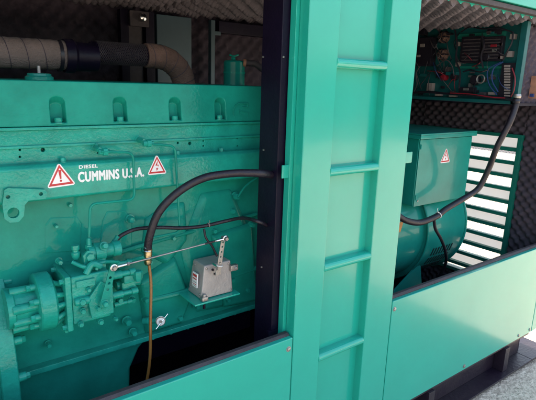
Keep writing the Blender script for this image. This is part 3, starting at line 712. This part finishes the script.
# drilled arm
a0 = at(218, 273, fy-.022); a1 = at(224.5, 238, fy-.030); d = (a1-a0).normalized(); nn = V((d.z, 0, -d.x)); cut = MB()
for k in (.30, .46, .60, .74, .87):
    c = a0.lerp(a1, k); cut.cyl((c.x, fy-.05, c.z), (c.x, fy, c.z), .0030, seg=10)
pts = [a0-d*.006-nn*.011, a0-d*.006+nn*.011, a0+d*.012+nn*.010, a1+d*.006+nn*.008, a1+d*.006-nn*.008, a0+d*.012-nn*.010]
arm = MB().prismY([(p.x, p.z) for p in pts], fy-.025, fy-.020).build('drilled_arm', M['zinc'], AC, bevel=.001, cut=cut)
c = a0.lerp(a1, .14); MB().cyl((c.x, fy-.026, c.z), (c.x, fy+.02, c.z), .006, seg=12).build('arm_shaft', M['chrome'], arm)
MB().cyl((c.x, fy-.028, c.z), (c.x, fy-.0255, c.z), .0085, seg=14).build('arm_clamp', M['zinc'], arm)
c = a0.lerp(a1, .22); MB().torus(c+V((0, -.001, 0)), d, .0105, .0018, 16, 6).build('cable_tie', M['white'], arm)
# ------------------------------------------------------------------ throttle rod
TR = thing('throttle_rod', 'thin bright control rod slanting from the fuel pump lever up to the drilled actuator arm', 'control rod')
r0 = V((lt.x, .182, lt.z)); r1 = V((a1.x, fy-.036, a1.z))
rd = (r1-r0).normalized()
MB().cyl(r0+rd*.012, r1-rd*.012, .0028, seg=12).build('rod', M['zinc'], TR)
for p, s_ in ((r0, 1), (r1, -1)):
    q = MB().torus(p, (0, 1, 0), .0085, .0038, 20, 8); q.cyl(p+rd*s_*.011, p+rd*s_*.04, .0052, .0046, 12)
    rn = q.build('rod_end', M['chrome'], TR)
    MB().cyl(p+V((0, -.009, 0)), p+V((0, .012, 0)), .0048, seg=12).build('pivot_bolt', M['chrome' if s_ == 1 else 'zinc'], rn)
    MB().hexb(p+V((0, -.006, 0)), (0, -1, 0), .007, .006, False).build('pivot_nut', M['zinc'], rn)
MB().cyl(r1-rd*.085, r1-rd*.045, .0036, seg=10).build('threaded_sleeve', M['blk'], TR)
MB().cyl(r0+rd*.042, r0+rd*.050, .0055, seg=6).build('lock_nut', M['zinc'], TR)

# ------------------------------------------------------------------ alternator
AL = thing('alternator', 'big teal barrel alternator lying under the terminal box in the right bay', 'alternator')
ayy, azz, ar = .66, .845, .335
xe = 2.675
barrel = MB().lathe((1.40, ayy, azz), (1, 0, 0), [(0, ar*.9), (.02, ar*.97), (.20, ar*.97), (.205, ar*.93), (xe-1.40-.39, ar*.93), (xe-1.40-.385, ar), (xe-1.40-.03, ar), (xe-1.40-.0, ar*.97), (xe-1.40+.02, ar*.86), (xe-1.40+.035, ar*.5)], 72).build('alternator_barrel', M['alt'], AL, ang=50)
MB().torus((xe-.39, ayy, azz), (1, 0, 0), ar+.002, .006, 72).build('barrel_rim', M['alt'], barrel)
MB().torus((xe-.012, ayy, azz), (1, 0, 0), ar-.002, .008, 72).build('barrel_rim', M['alt'], barrel)
# vent slots: rows of near-black strips, inner shade as colour, on the front lower side of the end bell
vs = MB()
for row in range(3):
    for k in range(8):
        a_ = R(199+row*12)       # around the axis measured from +Y
        x = xe-.30+k*.026
        p = V((x, ayy+math.cos(a_)*(ar+.0006), azz+math.sin(a_)*(ar+.0006)))
        tn = V((0, -math.sin(a_), math.cos(a_))); nr = V((0, math.cos(a_), math.sin(a_)))
        hl, hw = .026, .0055
        A4 = [p-tn*hl-V((hw, 0, 0)), p-tn*hl+V((hw, 0, 0)), p+tn*hl+V((hw, 0, 0)), p+tn*hl-V((hw, 0, 0))]
        vs.hull([q_-nr*.004 for q_ in A4], [q_+nr*.0006 for q_ in A4])
vs.build('vent_slots', M['hole'], barrel)
# foot gusset
g0 = at(419, 262, .34); 
MB().prismY([cx(419, 262, .40), cx(421, 292, .40), cx(390, 312, .40), cx(384, 300, .40)], .39, .402).build('mounting_foot', M['alt'], AL, bevel=.002)
MB().box(1.75, 2.15, .36, .95, .22, .50).build('mounting_pedestal', M['steeldk'], AL, bevel=.004)
c = at(400, 227, .34); 
MB().hull([atx(397, 220, c.x-.01), atx(402.5, 221, c.x-.01), atx(402.5, 231, c.x-.01), atx(397, 233, c.x-.01)][:0] or [(c.x-.035, .343, c.z-.03), (c.x+.012, .343, c.z-.03), (c.x+.012, .330, c.z+.03), (c.x-.035, .330, c.z+.03)],
          [(c.x-.035, .348, c.z-.03), (c.x+.012, .348, c.z-.03), (c.x+.012, .335, c.z+.03), (c.x-.035, .335, c.z+.03)]).build('orange_label', M['orange'], AL)
# terminal box
fyT = .33
bx0, bx1 = at(418, 160, fyT).x, at(471, 150, fyT).x
bz0, bz1 = 1.035, 1.412
tb = MB().box(bx0, bx1, fyT+.006, .86, bz0+.003, bz1-.001).build('terminal_box', M['alt'], AL, bevel=.003)
dr = MB().box(bx0+.004, bx1-.003, fyT, fyT+.0055, bz0, bz1-.024).build('box_door', M['alt'], tb, bevel=.002)
lid = MB(); lid.box(bx0-.014, bx1+.018, fyT-.014, .875, bz1, bz1+.007); lid.box(bx0-.014, bx1+.018, fyT-.014, fyT-.008, bz1-.020, bz1-.0005); lid.box(bx0-.014, bx0-.009, fyT-.0075, .87, bz1-.020, bz1-.0005)
lid.build('box_lid', M['alt'], tb, bevel=.0015)
for z in (bz1-.06, bz0+.05):
    MB().cyl((bx0+.012, fyT-.002, z-.012), (bx0+.012, fyT-.002, z+.012), .0035, seg=10).build('door_hinge', M['alt'], dr)
MB().cyl((bx0+.03, fyT-.004, bz0+.03), (bx0+.03, fyT, bz0+.03), .005, seg=12).build('door_screw', M['zinc'], dr)
#MB().box(.build('box_catch', M['panel'], tb, bevel=.002)
c = at(445.5, 157, fyT); warn(c.x, c.z, fyT, .092, .083, dr, 'z')
lg = MB(); c2 = at(466, 191, .36)
lg.cyl((bx1-.02, .38, bz0+.02), (bx1+.02, .38, bz0+.004), .016, .012, 14); lg.build('cable_gland', M['casting'], tb)

# cable right bay
cb = [atx(517, 98, 2.56), at(515, 108, .08), at(509, 124, .085), at(497, 147, .12), at(489, 168, .16), at(479, 187.5, .19), at(467, 196.5, .21), at(446, 209, .22), at(437, 216, .225), at(420, 222.5, .23), at(405, 220, .235), at(394, 212, .25), at(384, 206, .27)]
GC = MB().tube(cb, .0155, 16, 8).build('power_cable', M['rubber'])
tag(GC, 'thick black cable hanging from the control board down in front of the alternator', 'cable')
MB().torus(at(438.5, 215, .224), (1, 0, .35), .0165, .0024, 20, 6).build('cable_tie', M['white'], GC)
MB().tube([at(438.5, 213, .205), at(437.5, 210, .2), at(438, 208, .2)], .0014, 5, 3).build('cable_tie_tail', M['white'], GC)
w2 = MB().tube([at(434, 220, .23), at(435.5, 229, .24), at(441, 239, .25), at(445, 250, .27), at(446, 262, .30), at(440, 275, .34), at(430, 285, .4)], .0085, 10, 7).build('branch_cable', M['rubber'])
tag(w2, 'thinner black cable dropping from the thick cable over the alternator vent slots', 'cable')

# ------------------------------------------------------------------ control board
XB = 2.60
CB = thing('control_board', 'dark teal board crowded with relays, terminals and wiring at the top of the right bay', 'control board')
def q2(px, py, X=XB): p = atx(px, py, X); return p.y, p.z
y0b, z0b, z1b = .095, 1.59, 1.985
y1b = .80
bd = MB().box(XB, XB+.012, y0b, y1b, z0b, z1b).build('back_plate', M['pcb'], CB, bevel=.002)
MB().box(XB-.035, XB-.001, y0b, y1b, z0b-.012, z0b+.006).build('board_frame', M['pcb'], CB, bevel=.002)
MB().box(XB-.035, XB-.001, y0b-.012, y0b+.02, z0b-.012, z1b).build('board_frame', M['pcb'], CB, bevel=.002)
foam('board_side_foam', (XB+.035, y0b+.03, z0b-.012), (1, 0, 0), (0, 0, 1), (0, -1, 0), XE-.09-XB, z1b-z0b, .062, .022, M['foam'], CB, .008)
MB().box(XB+.013, XE-.05, y0b, y1b, z0b-.02, z0b-.006).build('board_base', M['steeldk'], CB)
def comp(name, m_, px0, py0, px1, py1, dpt, bevel=.002, parent=CB, x=XB):
    ya, za = q2(px0, py0, x-dpt); yb2, zb2 = q2(px1, py1, x-dpt)
    lo, hi = min(ya, yb2), max(ya, yb2); l2, h2 = min(za, zb2), max(za, zb2)
    return MB().box(x-dpt, x, lo, hi, l2, h2).build(name, M[m_], parent, bevel=bevel)
# two controller modules with ribs
for (a_, b_) in (((462, 37), (480, 63)), ((482, 37), (500, 61))):
    md_ = comp('control_module', 'blk', a_[0], a_[1], b_[0], b_[1], .03)
    y_a, z_a = q2(a_[0]+2, a_[1]+3, XB-.03); y_b, z_b = q2(b_[0]-2, b_[1]-3, XB-.03)
    for k in range(7):
        zq = z_a+(z_b-z_a)*k/6
        MB().box(XB-.033, XB-.0302, min(y_a, y_b), max(y_a, y_b), zq-.003, zq+.003).build('module_rib', M['seal'], md_)
comp('din_rail', 'frame', 458, 34, 505, 36.5, .012); comp('din_rail', 'frame', 458, 66, 503, 68.5, .012)
comp('relay_block', 'blk', 416, 38, 430, 66, .05); comp('relay_block', 'blk', 404, 40, 414, 64, .05)
comp('relay_label', 'cream', 416.5, 55, 420, 57, .053)
for (px, py, r) in ((442, 37, .03), (441, 54.5, .03)):
    y_, z_ = q2(px, py, XB-.03)
    q = MB().lathe((XB, y_, z_), (-1, 0, 0), [(0, r*1.1), (.012, r*1.1), (.013, r), (.03, r*.9), (.036, r*.6), (.038, .006)], 24).build('round_transformer', M['wrapr'], CB)
    for k in range(6):
        a_ = k*PI/3; MB().tube([(XB-.012, y_+r*1.15*math.cos(a_), z_+r*1.15*math.sin(a_)), (XB-.04, y_+r*.9*math.cos(a_), z_+r*.9*math.sin(a_)), (XB-.036, y_+r*.2*math.cos(a_), z_+r*.2*math.sin(a_))], .004, 6, 4).build('winding', M['blk'], q)
for (px, py, m_, r) in ((443, 77.5, 'redpl', .018), (453, 77, 'blk', .019), (474, 80, 'blk', .026), (486, 57, 'blk', .02)):
    y_, z_ = q2(px, py, XB-.03); MB().lathe((XB, y_, z_), (-1, 0, 0), [(0, r), (.03, r), (.036, r*.8), (.037, .003)], 20).build('indicator' if m_ == 'redpl' else 'capacitor', M[m_], CB)
y_, z_ = q2(480, 79, XB-.04); MB().torus((XB-.034, y_, z_), (1, 0, 0), .022, .004).build('meter_ring', M['zinc'], CB)
for (a0_, b0_, a1_, b1_, m_, d_) in ((427, 83, 431.5, 91, 'cream', .03), (456, 42, 459, 46, 'cream', .025), (455.5, 62, 458.5, 66.5, 'cream', .025), (510, 34, 514, 39, 'cream', .03), (507, 51, 511, 57, 'cream', .03),
                               (499, 43, 502, 46, 'cream', .03), (490.5, 44.5, 496.5, 47, 'redpl', .034), (492, 49, 496, 52, 'zinc', .034), (498, 56, 501, 59, 'cream', .03), (459, 87, 475, 93, 'blk', .04), (488, 92, 494, 95, 'cream', .03),
                               (435, 93, 440, 96, 'cream', .03), (449, 94, 455, 97, 'cream', .028), (420, 44, 424, 47, 'cream', .055), (463, 88, 468, 90.5, 'zinc', .045), (418, 28, 424, 34, 'blk', .04), (487, 29, 500, 33, 'blk', .03)):
    comp('terminal' if m_ == 'cream' else 'small_relay', m_, a0_, b0_, a1_, b1_, d_, .0015)
random.seed(21)
for k in range(34):
    a_ = random.uniform(404, 500); b_ = random.choice((random.uniform(30, 36), random.uniform(66, 94), random.uniform(66, 94), random.uniform(68, 94)))
    wq, hq = random.uniform(1.5, 5), random.uniform(1.5, 4.5)
    comp('small_relay', random.choice(('blk', 'blk', 'blk', 'seal', 'pcb', 'seal', 'zinc')), a_, b_, a_+wq, b_+hq, random.uniform(.015, .04), .001)
# terminal strip leaning at the right
ts = comp('terminal_strip', 'blk', 502, 63, 512.5, 98, .03)
for k in range(12):
    y_a, z_a = q2(504.5, 65+k*2.7, XB-.033); y_b, z_b = q2(510, 67+k*2.7, XB-.033)
    MB().box(XB-.037, XB-.0302, min(y_a, y_b), max(y_a, y_b), min(z_a, z_b), max(z_a, z_b)).build('terminal_screw', M['cream'], ts, bevel=.001)
# wiring looms
def wire(pts, r, m_): return MB().tube([atx(a_, b_, XB-d_) for a_, b_, d_ in pts], r, 6, 6).build('wire_loom' if r > .003 else 'wire', M[m_], CB)
wire([(404, 94, .05), (425, 92, .05), (450, 94, .05), (480, 96, .05), (508, 99, .05), (517, 103, .05)], .007, 'blk')
wire([(450, 93, .06), (470, 94, .06), (490, 97, .06), (505, 98, .06)], .003, 'redpl')
wire([(512, 68, .05), (515, 78, .05), (514, 90, .05), (511, 97, .05)], .003, 'redpl')
wire([(503, 62, .05), (494, 68, .05), (492, 80, .05), (498, 92, .05)], .0035, 'bluew')
wire([(501, 62, .05), (488, 70, .05), (489, 84, .05), (497, 95, .05)], .0028, 'bluew')
wire([(455, 30, .05), (457, 45, .05), (456, 60, .05), (460, 72, .05), (459, 88, .05)], .005, 'blk')
wire([(461, 32, .05), (470, 27, .06), (482, 29, .06), (498, 28, .06), (512, 32, .05)], .004, 'blk')
wire([(503, 60, .05), (508, 50, .06), (512, 42, .06), (513, 32, .05)], .004, 'blk')
wire([(482, 36, .055), (484, 46, .06), (481, 56, .06), (483, 68, .05)], .005, 'blk')
wire([(463, 72, .05), (470, 70, .05), (480, 72, .06), (488, 70, .05)], .004, 'blk')
wire([(420, 66, .05), (416, 74, .06), (417, 84, .05), (414, 92, .05)], .003, 'seal')
wire([(404, 68, .05), (410, 76, .06), (408, 86, .05), (404, 94, .05)], .0035, 'blk')
wire([(430, 40, .05), (434, 48, .06), (437, 44, .05)], .003, 'seal')
wire([(437, 66, .05), (446, 60, .06), (452, 66, .05), (454, 76, .05)], .003, 'seal')
random.seed(3)
for k in range(34):
    a_ = random.uniform(405, 505); b_ = random.uniform(32, 80); a2 = a_+random.uniform(-22, 22); b2 = min(96, b_+random.uniform(6, 26))
    wire([(a_, b_, .012), ((a_+a2)/2+random.uniform(-4, 4), (b_+b2)/2+random.uniform(-4, 4), .06), (a2, b2, .012)], random.choice((.0016, .002, .0024)), random.choice(('blk', 'blk', 'seal', 'redpl', 'bluew', 'blk', 'seal')))
for px, py in ((517, 98), (516, 103)):
    MB().lathe(atx(px, py, XB-.055), (0, 0, 1), [(0, .017), (.01, .02), (.02, .017)], 12).build('cable_gland', M['zinc'] if py == 98 else M['blk'], CB)
# tan board at the far right
ya, za = q2(532.5, 76, 2.75); yb2, zb2 = q2(545, 99, 2.75)
JB = MB().box(2.74, 2.75, yb2-.02, ya, zb2, za).build('tan_circuit_board', M['copper']); tag(JB, 'small tan board mounted on the dark foam right of the control board', 'circuit board')
MB().box(2.75, 3.06, ya-.02, ya-.01, zb2+.02, zb2+.03).build('board_bracket', M['zinc'], JB)
MB().box(2.725, 2.7395, ya-.03, ya-.012, zb2+.008, zb2+.024).build('blue_component', M['bluew'], JB)
